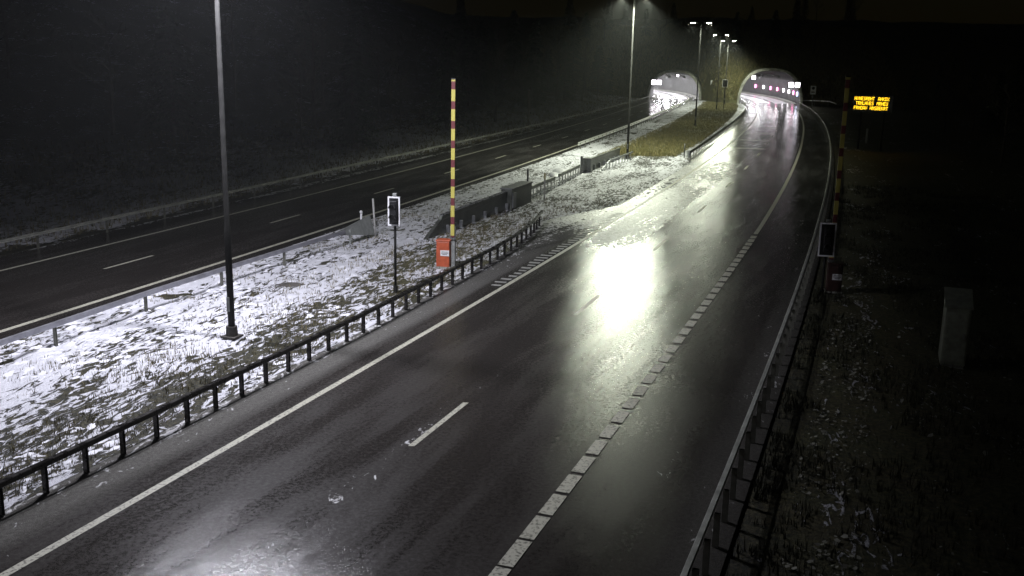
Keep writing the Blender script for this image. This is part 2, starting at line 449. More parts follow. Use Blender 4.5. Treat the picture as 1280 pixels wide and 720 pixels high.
ground = struct(link('ground', gridmesh('ground', P, nu, nv, C.reshape(-1, 4), None, ~mixq.ravel()), m_ground))
def gz(x, y): return terrain_raw(x, y)[0]

# ------------------------------------------------------------------ grass, leaf litter (stuff)
m_blade, nt, b = newmat('grass_blades'); n = N(nt)
oi = n.attr('tint')
n.link(n.mix(oi.outputs['Fac'], (.05, .048, .02), (.26, .22, .11)), b.inputs['Base Color']); b.inputs['Roughness'].default_value = .7
def blades(name, pts, hmin, hmax, w, per, mat=m_blade, lean=.6, tints=None):
    n = len(pts); pts = np.repeat(np.asarray(pts), per, 0); k = len(pts)
    pts = pts + np.concatenate([rng.normal(0, .035, (k, 2)), np.zeros((k, 1))], 1)
    ang = rng.uniform(0, 2 * math.pi, k); h = rng.uniform(hmin, hmax, k); ln = rng.uniform(.1, lean, k) * h
    d = np.stack([np.cos(ang), np.sin(ang)], 1); p = np.stack([-d[:, 1], d[:, 0]], 1)
    V = np.zeros((k, 3, 3))
    V[:, 0, :2] = pts[:, :2] - p * w / 2; V[:, 1, :2] = pts[:, :2] + p * w / 2; V[:, 2, :2] = pts[:, :2] + d * ln[:, None]
    V[:, 0, 2] = V[:, 1, 2] = pts[:, 2] - .01; V[:, 2, 2] = pts[:, 2] + h
    me = bpy.data.meshes.new(name); me.vertices.add(3 * k); me.vertices.foreach_set('co', V.astype(np.float32).ravel())
    me.loops.add(3 * k); me.loops.foreach_set('vertex_index', np.arange(3 * k, dtype=np.int32))
    me.polygons.add(k); me.polygons.foreach_set('loop_start', np.arange(0, 3 * k, 3, dtype=np.int32))
    me.update(calc_edges=True)
    t = np.repeat(rng.uniform(0, 1, k), 3) if tints is None else np.repeat(np.repeat(tints, per), 3)
    at = me.attributes.new('tint', 'FLOAT', 'POINT'); at.data.foreach_set('value', t.astype(np.float32))
    return struct(link(name, me, mat), 'stuff')
pts = []
for _ in range(27000):
    y = 12 + 46 * rng.random() ** 1.2; t = rng.random(); a, b = medL(y), medR(y); x = a + (b - a) * t
    dens = mnoise.noise(Vector((x * .5, y * .35, 11))) * .9 + .10 + .45 * float(ss(.4, .75, t))
    if min(x - a, b - x) < .25: continue
    if rng.random() > dens: continue
    pts.append((x, y, median_z(x, y, t, 1)))
o = blades('median_grass', pts, .05, .17, .02, 3)
o['label'] = 'sparse dry grass poking through the snow on the median'
pts = []
for _ in range(16000):
    y = 85 + 115 * rng.random() ** 1.3; t = .3 + .6 * rng.random(); a, b = medL(y), medR(y)
    pts.append((a + (b - a) * t, y, .02))
m_blade2, nt, b = newmat('green_grass_blades'); n = N(nt); oi = n.attr('tint')
n.link(n.mix(oi.outputs['Fac'], (.09, .09, .025), (.32, .27, .12)), b.inputs['Base Color'])
o = blades('far_grass', pts, .05, .2, .05, 3, m_blade2); o['label'] = 'green and straw grass on the far median'
pts = []
for _ in range(26000):
    y = 8 + 60 * rng.random() ** 1.3; d = 26 * rng.random() ** 1.6; x = GR(y) + .5 + d
    if mnoise.noise(Vector((x * .45, y * .45, 40))) + .5 * mnoise.noise(Vector((x * 1.6, y * 1.6, 41))) < -.02: continue
    pts.append((x, y, gz(x, y)))
m_bladed, nt, b = newmat('dark_grass_blades'); b.inputs['Base Color'].default_value = (.035, .036, .018, 1); b.inputs['Roughness'].default_value = .8
o = blades('verge_grass', pts, .06, .3, .03, 3, m_bladed); o['label'] = 'rough grass on the dark verge beyond the guardrail'
pts = []
for _ in range(13000):
    y = 20 + 190 * rng.random() ** 1.1; d = 14 * rng.random() ** 1.3; x = LLG(y) - 1.0 - d
    pts.append((x, y, gz(x, y)))
o = blades('bank_grass', pts, .08, .45, .045, 3); o['label'] = 'rough grass on the snowy bank beyond the left carriageway'
# leaf litter / snow crumbs on the right verge
mb = MB()
for _ in range(3000):
    y = 9 + 30 * rng.random() ** 1.2; d = rng.choice([.4 + 1.4 * rng.random(), 2.5 + 12 * rng.random()]); x = GR(y) + .8 + d; z = gz(x, y) + .05
    if mnoise.noise(Vector((x * .5, y * .5, 30))) < -.12 - .2 * rng.random(): continue
    s = .022 + .045 * rng.random() ** 2; a = rng.random() * 6.28; tl = rng.normal(0, .3, 2); b0 = len(mb.v)
    for q in range(5):
        an = a + q * 1.2566; rr = s * (.6 + .6 * rng.random())
        mb.v.append((x + math.cos(an) * rr, y + math.sin(an) * rr, z + math.cos(an) * rr * tl[0] + math.sin(an) * rr * tl[1]))
    mb.f.append(tuple(range(b0, b0 + 5)))
o = build('leaf_litter', mb, simple('pale_leaves', (.26, .26, .22), .6, 0, .5, 3)); struct(o, 'stuff'); o['label'] = 'pale leaf litter and snow crumbs on the right verge'
# wind-packed snow lumps on the median
mb = MB()
for _ in range(5200):
    y = 13 + 66 * rng.random() ** 1.1; t = rng.random() ; a, b = medL(y), medR(y); x = a + (b - a) * (.03 + .94 * t)
    if mnoise.noise(Vector((x * .4, y * .25, 21))) < -.12 + .35 * float(ss(.4, .8, t)): continue
    s = .05 + .11 * rng.random() ** 2; z = median_z(x, y, t, min(1, min(x - a, b - x) / .5) * (1 - .75 * float(bumpf(np.float64(y), 50, 82, 4)))) - .01
    an = .45 + rng.normal(0, .35); b0 = len(mb.v); hh = s * rng.uniform(.25, .6)
    for q in range(7):
        th = q * 2 * math.pi / 7; rr = rng.uniform(.7, 1.2); u = math.cos(th) * s * .7 * rr; w = math.sin(th) * s * 1.9 * rr
        mb.v.append((x + u * math.cos(an) + w * math.sin(an), y - u * math.sin(an) + w * math.cos(an), z))
    mb.v.append((x, y, z + hh))
    for q in range(7): mb.f.append((b0 + q, b0 + (q + 1) % 7, b0 + 7))
o = build('snow_lumps', mb, simple('snow', (.8, .8, .86), .55, 0, .08, 5, .5, 20), None, True); struct(o, 'stuff'); o['label'] = 'wind-packed lumps of snow scattered over the median'

# ------------------------------------------------------------------ guardrails
def post_mesh(w, d, h, name='post'):
    mb = MB(); t = .012
    mb.box((0, -d / 2 + t / 2, h / 2), (w, t, h)); mb.box((-w / 2 + t / 2, t / 2, h / 2), (t, d - t, h)); mb.box((0, d / 2 + t / 2 , h / 2), (w, t, h))
    return mb.mesh(name)
def guardrail(name, label, f, y0, y1, z, prof, mat, posts, pmesh, pmat, poff=.0, ramp0=0, ramp1=0, group=None):
    root = thing(name, label, 'guardrail', (f((y0 + y1) / 2), (y0 + y1) / 2, 0), 0, group)
    ox, oy = root.location.x, root.location.y
    ys = np.linspace(y0, y1, max(3, int((y1 - y0) / 1.0))); pts = []
    for y in ys:
        zz = z
        if ramp0 and y < y0 + ramp0: zz = .1 + (z - .1) * (y - y0) / ramp0
        if ramp1 and y > y1 - ramp1: zz = .1 + (z - .1) * (y1 - y) / ramp1
        pts.append((f(y) - ox, y - oy, zz))
    build('rail', MB().sweep(pts, prof), mat, root)
    for y in posts:
        if y < y0 or y > y1: continue
        if ramp0 and y < y0 + ramp0 * .35: continue
        if ramp1 and y > y1 - ramp1 * .35: continue
        o = link('post', pmesh, pmat, root); o.location = (f(y) + poff - ox, y - oy, -.05); o.rotation_euler.z = rz(f, y)
        zz = float(np.interp(y, ys, [p[2] for p in pts])); o.scale.z = zz / z
    return root
def seq(y0, y1, s):
    return [float(v) for v in np.arange(y0, y1, s)]
box_prof = [(-.05, -.11), (.05, -.11), (.06, -.10), (.06, -.01), (.05, 0), (-.05, 0), (-.06, -.01), (-.06, -.10)]
wprof = [(0, -.31), (.045, -.28), (.045, -.22), (0, -.17), (0, -.14), (.045, -.09), (.045, -.03), (0, 0), (.012, .003), (.057, -.03), (.057, -.09), (.014, -.14), (.014, -.17), (.057, -.22), (.057, -.28), (.012, -.313)]
pm1 = post_mesh(.09, .06, .60); pm1.materials.append(darkrail)
pm2 = post_mesh(.10, .06, .66); pm2.materials.append(simple('post_steel', (.2, .2, .17), .5, .4, .3, 4))
pm3 = post_mesh(.08, .06, .62); pm3.materials.append(simple('post_steel', (.2, .2, .17), .5, .4, .3, 4))
guardrail('guardrail', 'dark single-beam guardrail along the snowy median, beside the wet carriageway in front', GL, -6, 49.2, .63, box_prof, darkrail, seq(-5.5, 48.9, .94), pm1, None)
guardrail('guardrail', 'long thin grey guardrail on the right edge of the wet road, curving to the tunnel', GR, -6, 194, .70, [(-.045, -.07), (.045, -.07), (.05, -.06), (.05, -.01), (.04, 0), (-.04, 0), (-.05, -.01), (-.05, -.06)], galv2, seq(6, 68, .95) + seq(68, 193, 4), pm2, None, .11)
guardrail('guardrail', 'short low guardrail at left beside the left carriageway, ending at a folded terminal', MR, 2, 42.0, .66, [(-.05, -.14), (.05, -.14), (.055, -.12), (.055, -.02), (.05, 0), (-.05, 0), (-.055, -.02), (-.055, -.12)], simple('rail_lilac_grey', (.26, .26, .29), .4, .4, .2, 3), seq(4, 41, 3.75), pm3, None, -.02)
guardrail('guardrail', 'double-beam guardrail on the outer edge of the left carriageway, below the dark bank', LLG, 6, 209, .70, [(a_, z_ * .45) for a_, z_ in wprof], simple('outer_rail_steel', (.36, .36, .33), .45, .3, .3, 3), seq(8, 208, 4), pm3, None, -.08)
guardrail('guardrail', 'guardrail between the far green median and the left tunnel road', lambda y: LR(y) + 1.15, 90, 211, .66, wprof, galv2, seq(91, 210, 2), pm3, None, .03)
g2 = guardrail('guardrail', 'guardrail between the far green median and the right tunnel road', GL2, 83.5, 200, .68, wprof, galv2, seq(84.5, 199, 2), pm3, None, .03)
mb = MB().tube([(0, 0, .18), (0, 0, .75)], .16, 12)
o = build('end_nose', mb, galv, g2); o.location = (GL2(83.5) - g2.location.x, 83.2 - g2.location.y, 0)
# folded terminal at the end of the short rail
t = thing('guardrail_terminal', 'folded grey steel terminal wing at the end of the short left guardrail', 'barrier terminal', (MR(43), 43, 0), rz(MR, 43))
mb = MB(); mb.v = [(-.06, -1.6, .52), (-.06, -1.6, .66), (.16, 1.3, .12), (-.1, 1.3, .98), (-.02, -1.6, .52), (-.02, -1.6, .66), (.22, 1.3, .12), (-.04, 1.3, .98)]
mb.f = [(0, 1, 3, 2), (4, 6, 7, 5), (1, 5, 7, 3), (0, 2, 6, 4), (2, 3, 7, 6), (0, 4, 5, 1)]
build('wing', mb, greyp, t); 
for yy in (-.6, 1.0): build('post', MB().box((.02, yy, .3), (.08, .06, .66)), greyp, t)

# ------------------------------------------------------------------ crossover steel barrier (openable gate)
def P2(x, y): return Vector((x, y, 0))
def seg_thing(name, label, cat, a, b, group=None):
    d = P2(*b) - P2(*a); L = d.length; ang = math.atan2(d.y, d.x)
    return thing(name, label, cat, (a[0], a[1], 0), ang, group), L
# long panel with sloping nose
t, L = seg_thing('steel_barrier', 'grey-green steel barrier panel with a sloping nose, behind the orange boom cabinet', 'road barrier', (-3.9, 43.6), (-.45, 53.1))
mb = MB()
prof = [(-.09, 0), (.09, 0), (.09, .10), (.05, .22), (.05, .70), (.08, .78), (.08, .92), (-.08, .92), (-.08, .78), (-.05, .70), (-.05, .22), (-.09, .10)]
secs = [(0.0, .06), (1.6, .78), (1.7, .95), (L, 1.08)]
rings = []
for xx, sc in secs:
    rings.append(len(mb.v)); mb.v += [(xx, a, max(.02, z * sc)) for a, z in prof]
for a, b in zip(rings, rings[1:]):
    for k in range(12): mb.f.append((a + k, b + k, b + (k + 1) % 12, a + (k + 1) % 12))
mb.f += [tuple(range(12)), tuple(rings[-1] + k for k in reversed(range(12)))]
build('panel', mb, barrier_m, t)
build('top_cap', MB().box(((1.7 + L) / 2, 0, .955), (L - 1.75, .22, .02), 0, 1, (-math.atan2(.12, L - 1.7), 'Y')), simple('highlight_steel', (.6, .6, .62), .28, .8, .1, 3), t)  # bright strip added to imitate the highlight along the panel's top edge
for xx in np.arange(2.2, L, 1.55): build('bracket', MB().box((xx, -.15, .2), (.12, .16, .38)).box((xx, -.22, .03), (.25, .2, .05)), galv, t, bevel=.01)
t, L = seg_thing('barrier_housing', 'boxy dark grey steel housing at the end of the long barrier panel', 'barrier box', (-.40, 53.2), (.72, 56.4))
build('body', MB().box((L / 2, 0, .55), (L, .62, 1.1)), barrier_m, t, bevel=.03)
build('lid', MB().box((L / 2, 0, 1.135), (L + .08, .70, .06)), greyp, t, bevel=.01)
build('side_plate', MB().box((.3, -.35, .5), (.5, .06, .8)), galv, t, bevel=.01)
def gate(label, a, b, z):
    t, L = seg_thing('gate_rail', label, 'barrier gate', a, b, 'gate rails in the crossover')
    build('beam', MB().box((L / 2, 0, z), (L, .09, .22)), barrier_m, t, bevel=.015)
    build('beam', MB().box((L / 2, 0, z - .46), (L, .07, .12)), galv, t, bevel=.01)
    for xx in np.arange(.3, L, .8): build('post', MB().box((xx, .0, z / 2 - .05), (.06, .05, z - .1)), galv, t)
gate('dark gate rail just beyond the boxy barrier housing', (.80, 56.9), (2.55, 62.6), .66)
gate('dark gate rail beside the bright snow heap, nearer the lamp post', (2.85, 63.9), (4.55, 70.0), .66)
t, L = seg_thing('steel_barrier', 'short dark steel barrier panel next to the lamp post on the median', 'road barrier', (5.45, 73.0), (8.6, 82.6))
build('panel', MB().sweep([(0, 0, 0), (L, 0, 0)], [(q[0], q[1] * .98) for q in prof]), barrier_m, t)
build('end_box', MB().box((-.42, 0, .5), (.8, .6, 1.0)), greyp, t, bevel=.03)
for xx in np.arange(1, L, 1.6): build('bracket', MB().box((xx, -.15, .2), (.12, .16, .38)), galv, t)
t, L = seg_thing('ramped_rail', 'low ramped rail with short posts dropping to the ground beside the lamp post', 'guardrail', (6.4, 73.2), (9.6, 82.0))
build('rail', MB().sweep([(0, 0, .12), (2.2, 0, .62), (L, 0, .68)], box_prof), galv, t)
for xx in np.arange(1.2, L, .95): build('post', MB().box((xx, 0, .28), (.07, .05, .62 if xx > 2 else .45)), galv, t)
# slim posts of the crossover
def slim(name, label, x, y, h, lean=0, mat=whitep, cap=None, r=.035, cat='marker post'):
    t = thing(name, label, cat, (x, y, gz(x, y) + .05 if x > GR(y) + 1 or x < LLG(y) - 1 else .0))
    build('shaft', MB().tube([(0, 0, 0), (lean, 0, h)], r, 10), mat, t, True)
    if cap == 'ball': build('cap', MB().tube([(0, 0, h), (0, 0, h + .03), (0, 0, h + .1), (0, 0, h + .15)], [.03, .07, .07, .02], 10), whitep, t, True)
    if cap == 'plate': build('reflector', MB().box((lean, -.03, h - .22), (.12, .03, .36)), yellowp, t, bevel=.01)
    if cap == 'disc': build('reflector', MB().tube([(0, -.05, h), (0, .0, h)], .16, 16), whitep, t)
    return t
slim('snow_stake', 'thin leaning grey stake at the end of the short left guardrail', MR(44) + .30, 44.1, 1.75, -.10, simple('stake_grey', (.4, .4, .38), .6), None, .045)
slim('marker_post', 'short white marker post with a ball top beside the leaning stake', -7.0, 45.5, .85, 0, whitep, 'ball', .045)
slim('marker_post', 'thin dark post at the far end of the boxy barrier housing', .78, 57.4, 1.75, 0, simple('dark_post', (.05, .05, .05), .5), None, .05)
slim('marker_post', 'thin post with pale reflector at the tip of the front median guardrail', 1.75, 57.2, 1.6, 0, simple('stake_grey', (.4, .4, .38), .6), 'plate', .04)
slim('marker_post', 'pale yellow plate on a post between the gate rail and the short barrier panel', 4.75, 71.0, 1.25, 0, greyp, 'plate', .09)
slim('marker_post', 'small dark post beside the rounded nose of the right median guardrail', GL2(84) - .35, 84.4, 1.2, 0, simple('dark_post', (.05, .05, .05), .5), None, .05)
# snow heap
mb = MB(); 
def lump(mb, cx, cy, rx, ry, h, n=14, seed=0):
    b0 = len(mb.v); m = 6
    for j in range(m):
        fr = j / (m - 1)
        for k in range(n):
            a = 2 * math.pi * k / n; q = 1 + .28 * mnoise.noise(Vector((math.cos(a) * 1.5, math.sin(a) * 1.5, seed + fr)))
            rr = math.cos(fr * math.pi / 2 * .97) * q
            mb.v.append((cx + rx * rr * math.cos(a), cy + ry * rr * math.sin(a), h * math.sin(fr * math.pi / 2) * (1 + .25 * mnoise.noise(Vector((a, fr * 2, seed)))) - .02))
    for j in range(m - 1):
        for k in range(n): mb.f.append((b0 + j * n + k, b0 + j * n + (k + 1) % n, b0 + (j + 1) * n + (k + 1) % n, b0 + (j + 1) * n + k))
    mb.f.append(tuple(b0 + (m - 1) * n + k for k in range(n)))
lump(mb, 0, 0, .6, 1.9, .30, 22, 3); lump(mb, -.5, -1.9, .45, 1.4, .22, 18, 8); lump(mb, .5, 2.0, .35, .8, .18, 14, 5)
o = build('snow_heap', mb, MATS['snow'], None, True); o.location = (3.3, 71.5, 0); tag(o, 'bright heap of ploughed snow behind the gate rails in the crossover', 'snow heap')
mb = MB(); lump(mb, 0, 0, .55, .26, .10, 12, 5)
o = build('flat_stone', mb, rubber, None, True); o.location = (-7.75, 34.3, .02); tag(o, 'flat dark stone lying in the snow right of the near lamp post', 'stone')

# ------------------------------------------------------------------ street lamps
COOL = (.90, .90, 1.0); WARM = (.94, 1.0, .79)
def street_optics(ld):
    # street-lantern light distribution: wide along the road, narrow across it, nothing upwards
    ld.use_nodes = True; nt = ld.node_tree; n = N(nt); em = nt.nodes['Emission']
    s = n.node('ShaderNodeSeparateXYZ'); n.link(n.coord('Normal'), s.inputs[0])
    dn = n.math('MULTIPLY', s.outputs[2], -1.)
    dnc = n.math('MAXIMUM', dn, .001)
    across = n.math('DIVIDE', n.math('ABSOLUTE', s.outputs[0]), dnc)
    cut = n.ramp(across, .6, 1.6, 1., .012)
    down = n.ramp(dn, .02, .2, 0., 1.)
    bat = n.ramp(dn, .15, .6, .55, 1.0)
    n.link(n.math('MULTIPLY', n.math('MULTIPLY', cut, down), bat), em.inputs['Strength'])
def lamp_post(label, x, y, H, ang, power, colr, arm=.65, base=True):
    t = thing('street_lamp', label, 'street lamp', (x, y, 0), ang, 'double-headed street lamps along the median')
    build('pole', MB().tube([(0, 0, -.05), (0, 0, 3.2), (0, 0, 3.25), (0, 0, H)], [.10, .092, .075, .055], 14), polemat, t, True)
    build('base_plate', MB().box((0, 0, .04), (.46, .46, .05)).tube([(0, 0, .05), (0, 0, .34)], [.17, .16], 12), rubber, t)
    build('door', MB().box((0, -.118, 1.0), (.10, .02, .42)), greyp, t)
    for s in (-1, 1):
        build('arm', MB().tube([(0, 0, H - .12), (s * arm * .5, 0, H - .03), (s * arm, 0, H)], [.045, .04, .035], 8), polemat, t, True)
        hd = build('lamp_head', MB().box((s * (arm + .3), 0, H + .02), (.66, .30, .09), 0, .8), greyp, t, bevel=.02)
        ln = build('lens', MB().box((s * (arm + .32), 0, H - .04), (.50, .24, .025)), emis('lamp_lens_warm' if colr is WARM else 'lamp_lens_cool', colr, 200), hd)
        ld = bpy.data.lights.new('lamp_light', 'POINT'); ld.shadow_soft_size = .11; ld.energy = power * 4; ld.color = colr; street_optics(ld)
        lo = bpy.data.objects.new('lamp_light', ld); col.objects.link(lo); lo.parent = t; lo.location = (s * (arm + .32), 0, H - .17)
    return t
lamp_post('tall grey lamp post standing in the snow, nearest to the camera', -8.0, 27.6, 12.7, rz(RL, 27), 1550, COOL)
lamp_post('lamp post behind the camera, beside the front median guardrail', -21.5, -16, 12.7, rz(RL, 0), 260, COOL)
lamp_post('second nearest lamp post, at the near tip of the green median', 9.31, 83.0, 12.9, rz(RL, 83), 1900, WARM)
lamp_post('third lamp post, rising from the snow edge of the green median', 22.4, 126, 12.5, rz(RL, 126), 300, WARM)
lamp_post('fourth lamp post, brightly lit heads, on the green median before the tunnels', 33.85, 171.2, 12.2, rz(RL, 171), 850, WARM)
lamp_post('farthest lamp post, closest to the tunnel portals', 39.6, 193, 11.7, rz(RL, 190), 800, WARM)

# ------------------------------------------------------------------ boom barriers, signals
def boom_barrier(label, x, y, z, ang, boomh, side=1, cabside=-1, per=.72, cmat=None):
    cmat = cmat or orange
    t = thing('boom_barrier', label, 'boom barrier', (x, y, z), ang)
    cx = cabside * .28
    build('cabinet', MB().box((cx, 0, .56), (.52, .42, 1.0)), cmat, t, bevel=.03)
    build('cabinet_lid', MB().box((cx, 0, 1.09), (.56, .46, .06)), cmat, t, bevel=.015)
    build('plinth', MB().box((cx, 0, .02), (.58, .5, .12)), concrete, t)
    build('label_plate', MB().box((cx + .08, -.222, .62), (.34, .012, .22)), whitep, t)
    lab = MB()
    for k, (w, zz) in enumerate(((.24, .67), (.28, .62), (.18, .57))): lab.box((cx + .08, -.231, zz), (w, .004, .018))
    build('label_lines', lab, blackp, bpy.data.objects[t.children[-1].name])
    build('boom_post', MB().box((.10, -.02, .9), (.14, .16, 1.8)), greyp, t, bevel=.01)
    build('boom_clamp', MB().box((.10, -.14, 1.42), (.22, .08, .5)).tube([(.10, -.2, 1.42), (.10, -.1, 1.42)], .09, 12), galv, t)
    bo = build('boom', MB().box((0, 0, boomh / 2), (.15, .06, boomh)), mat_stripes(.22, per), t, bevel=.01)
    bo.location = (.10, -.20, 1.25)
    build('tip_cap', MB().box((0, 0, boomh + .02), (.16, .07, .05)), blackp, bo)
    return t
boom_barrier('raised yellow and red striped boom with an orange cabinet on the snowy median', -2.37, 37.8, 0, rz(RL, 38) * .5, 5.9)
boom_barrier('raised striped boom in the dark beyond the right guardrail', 11.35, 35.4, -.1, rz(RL, 32) * .5, 6.4, 1, 1, .78, dim_orange)
def signal(label, x, y, z, ang, zb, w=.43, h=1.0, mat=whitep, three=False):
    t = thing('traffic_signal', label, 'traffic signal', (x, y, z), ang)
    build('pole', MB().tube([(0, .1, -.1), (0, .1, zb + h * 1.02)], .045, 12), polemat, t, True)
    build('foot', MB().tube([(0, .1, -.05), (0, .1, .22)], .08, 12), polemat, t)
    build('backboard', MB().box((0, 0, zb + h / 2), (w - .07, .03, h - .07)), blackp, t)
    fr = MB(); b_ = .05
    fr.box((0, -.004, zb + b_ / 2), (w, .045, b_)).box((0, -.004, zb + h - b_ / 2), (w, .045, b_)).box((-w / 2 + b_ / 2, -.004, zb + h / 2), (b_, .045, h - 2 * b_)).box((w / 2 - b_ / 2, -.004, zb + h / 2), (b_, .045, h - 2 * b_))
    build('white_border', fr, mat, t)
    build('housing', MB().box((0, -.09, zb + h / 2), (.24, .14, h * .72)), blackp, t, bevel=.02)
    for zz in (zb + h * .32, zb + h * .66):
        l = build('lamp_lens', MB().tube([(0, -.175, zz), (0, -.16, zz)], .09, 18), lens_off, t)
        vv = MB()
        for k in range(13):
            a = -.35 + k * (math.pi + .7) / 12
            vv.v += [(math.cos(a) * .105, -.16, zz + math.sin(a) * .105), (math.cos(a) * .105, -.30, zz + math.sin(a) * .105)]
        for k in range(12): vv.f.append((2 * k, 2 * k + 2, 2 * k + 3, 2 * k + 1))
        build('visor', vv, blackp, l)
    build('top_cap', MB().box((0, .1, zb + h + .06), (.14, .12, .09)), greyp, t, bevel=.01)
    return t
signal('unlit signal with a bright white border on a thin pole in the median snow', -4.05, 33.6, 0, rz(RL, 33) * .6, 2.32)
signal('dim unlit signal with pale border in front of the right-hand boom, beyond the guardrail', 11.05, 34.7, -.1, rz(RL, 32) * .4, 1.45, .56, 1.2, whitep)
signal('small far signal on a post between the two tunnel roads', 35.3, 172.5, 0, 0, 3.7, .9, 1.25, whitep)

# ------------------------------------------------------------------ cabinet on the right verge
cx, cy = 12.62, 27.5
t = thing('utility_cabinet', 'tall pale grey-green utility cabinet with a sloping top on the dark right verge', 'cabinet', (cx, cy, gz(cx, cy)), R(-20))
cab = simple('pale_cabinet', (.30, .32, .25), .6, 0, .25, 4, .3, 25)
mb = MB(); w, d = .33, .50
mb.v = [(-w, -d, .08), (w, -d, .08), (w, d, .08), (-w, d, .08), (-w, -d, 1.72), (w, -d, 1.72), (w, d, 2.05), (-w, d, 2.05)]
mb.f = [(0, 3, 2, 1), (4, 5, 6, 7), (0, 1, 5, 4), (1, 2, 6, 5), (2, 3, 7, 6), (3, 0, 4, 7)]
build('body', mb, cab, t, bevel=.02)
mb = MB(); a = math.atan2(.33, 1.0); mb.box((0, 0, 1.91), (.74, 1.13, .04), 0, 1, (a, 'X')); build('roof', mb, cab, t, bevel=.01)
dr_ = build('door', MB().box((0, -.512, .88), (.56, .02, 1.42)), cab, t, bevel=.006)
build('handle', MB().box((.2, -.535, .95), (.03, .03, .16)), galv, dr_)
build('plinth', MB().box((0, 0, .0), (.60, .92, .18)), concrete, t)

# ------------------------------------------------------------------ message sign
sx, sy = 34.6, 98.5
t = thing('message_sign', 'lit amber electronic message sign with three lines of text on the dark right verge', 'electronic sign', (sx, sy, gz(sx, sy)), -.55)
zs = (4.25 - gz(sx, sy)) / .77; t.scale = (.77,) * 3
build('cabinet', MB().box((0, 0, zs), (4.9, .35, 2.1)), blackp, t, bevel=.04)
for s in (-1.4, 1.4): build('post', MB().tube([(s, .28, -.3), (s, .28, zs + .8)], .11, 12), polemat, t, True)
amber = emis('amber_leds', (1, .58, .015), 4.0)
F5 = {'A': '0E1111111F1111', 'B': '1E11111E11111E', 'D': '1E11111111111E', 'E': '1F10101E10101F', 'F': '1F10101E101010', 'G': '0E11101713110E', 'H': '1111111F111111', 'I': '0E04040404040E', 'K': '11121418141211', 'L': '1010101010101F', 'M': '111B1515111111', 'N': '11191513111111', 'O': '0E11111111110E', 'R': '1E11111E141211', 'S': '0F10100E01011E', 'T': '1F040404040404', 'U': '1111111111110E', 'V': '11111111110A04', 'X': '11110A040A1111'}
led = MB(); dot = .046
def word(s, x0, zt):
    for ch in s:
        rows = F5[ch]
        for r in range(7):
            bits = int(rows[2 * r:2 * r + 2], 16)
            for c in range(5):
                if bits >> (4 - c) & 1:
                    led.box((x0 + c * dot, -.182, zt - r * dot * 1.32), (dot * .86, .012, dot * 1.12))
        x0 += dot * 6
    return x0
# illegible in the photograph: letter shapes stand in for its three amber lines
z0 = zs + .80
word('HVNESRBHT', -2.25, z0); word('AHKDX', .62, z0)
word('TRNLHVES', -2.05, z0 - .58); word('MRHEU', .50, z0 - .58)
word('FRNDAV', -2.25, z0 - 1.16); word('HNSBEKRT', -.28, z0 - 1.16)
build('amber_text', led, amber, t)

# ------------------------------------------------------------------ small far signs and posts
def on(x, y): return gz(x, y) + .05
t = thing('road_sign', 'small white road sign with a dark round symbol beside the right tunnel', 'road sign', (53.6, 184, 0), 0)
build('post', MB().tube([(0, .06, 0), (0, .06, 4.0)], .06, 10), galv, t, True)
pl = build('plate', MB().box((0, 0, 3.2), (1.0, .03, 1.5)), whitep, t)
build('symbol', MB().tube([(0, -.03, 3.55), (0, -.016, 3.55)], .27, 20), blackp, pl)
build('symbol_bar', MB().box((0, -.02, 2.85), (.62, .01, .16)), blackp, pl)
slim('reflector_post', 'thin post with a small round pale reflector right of the far road', 48.6, 150.5, 2.3, 0, galv, 'disc', .04)
o = slim('reflector_post', 'short pale stake under the amber message sign', 37.6, 108, 1.55, 0, simple('stake_grey', (.4, .4, .38), .6), None, .12); o.location.z = 1.6 if gz(37.6, 108) < 1.6 else gz(37.6, 108)
o.location.z = gz(37.6, 108)
t = thing('wooden_pole', 'faint weathered pole standing on the bank beyond the left carriageway', 'pole', (1.5, 118, gz(1.5, 118)), 0)
build('shaft', MB().tube([(0, 0, -.3), (0, 0, 4.2)], [.16, .13], 12), wood, t, True); build('cap', MB().tube([(0, 0, 4.2), (0, 0, 4.28)], .18, 12), galv, t)
t = thing('white_panel', 'upright white panel beside the mouth of the left tunnel', 'panel', (40.2, 209.2, 0), -.15)
build('board', MB().box((0, 0, 2.5), (.7, .08, 3.2)), whitep, t, bevel=.01)
for s in (-.25, .25): build('leg', MB().tube([(s, .07, 0), (s, .07, 3.9)], .04, 8), galv, t)

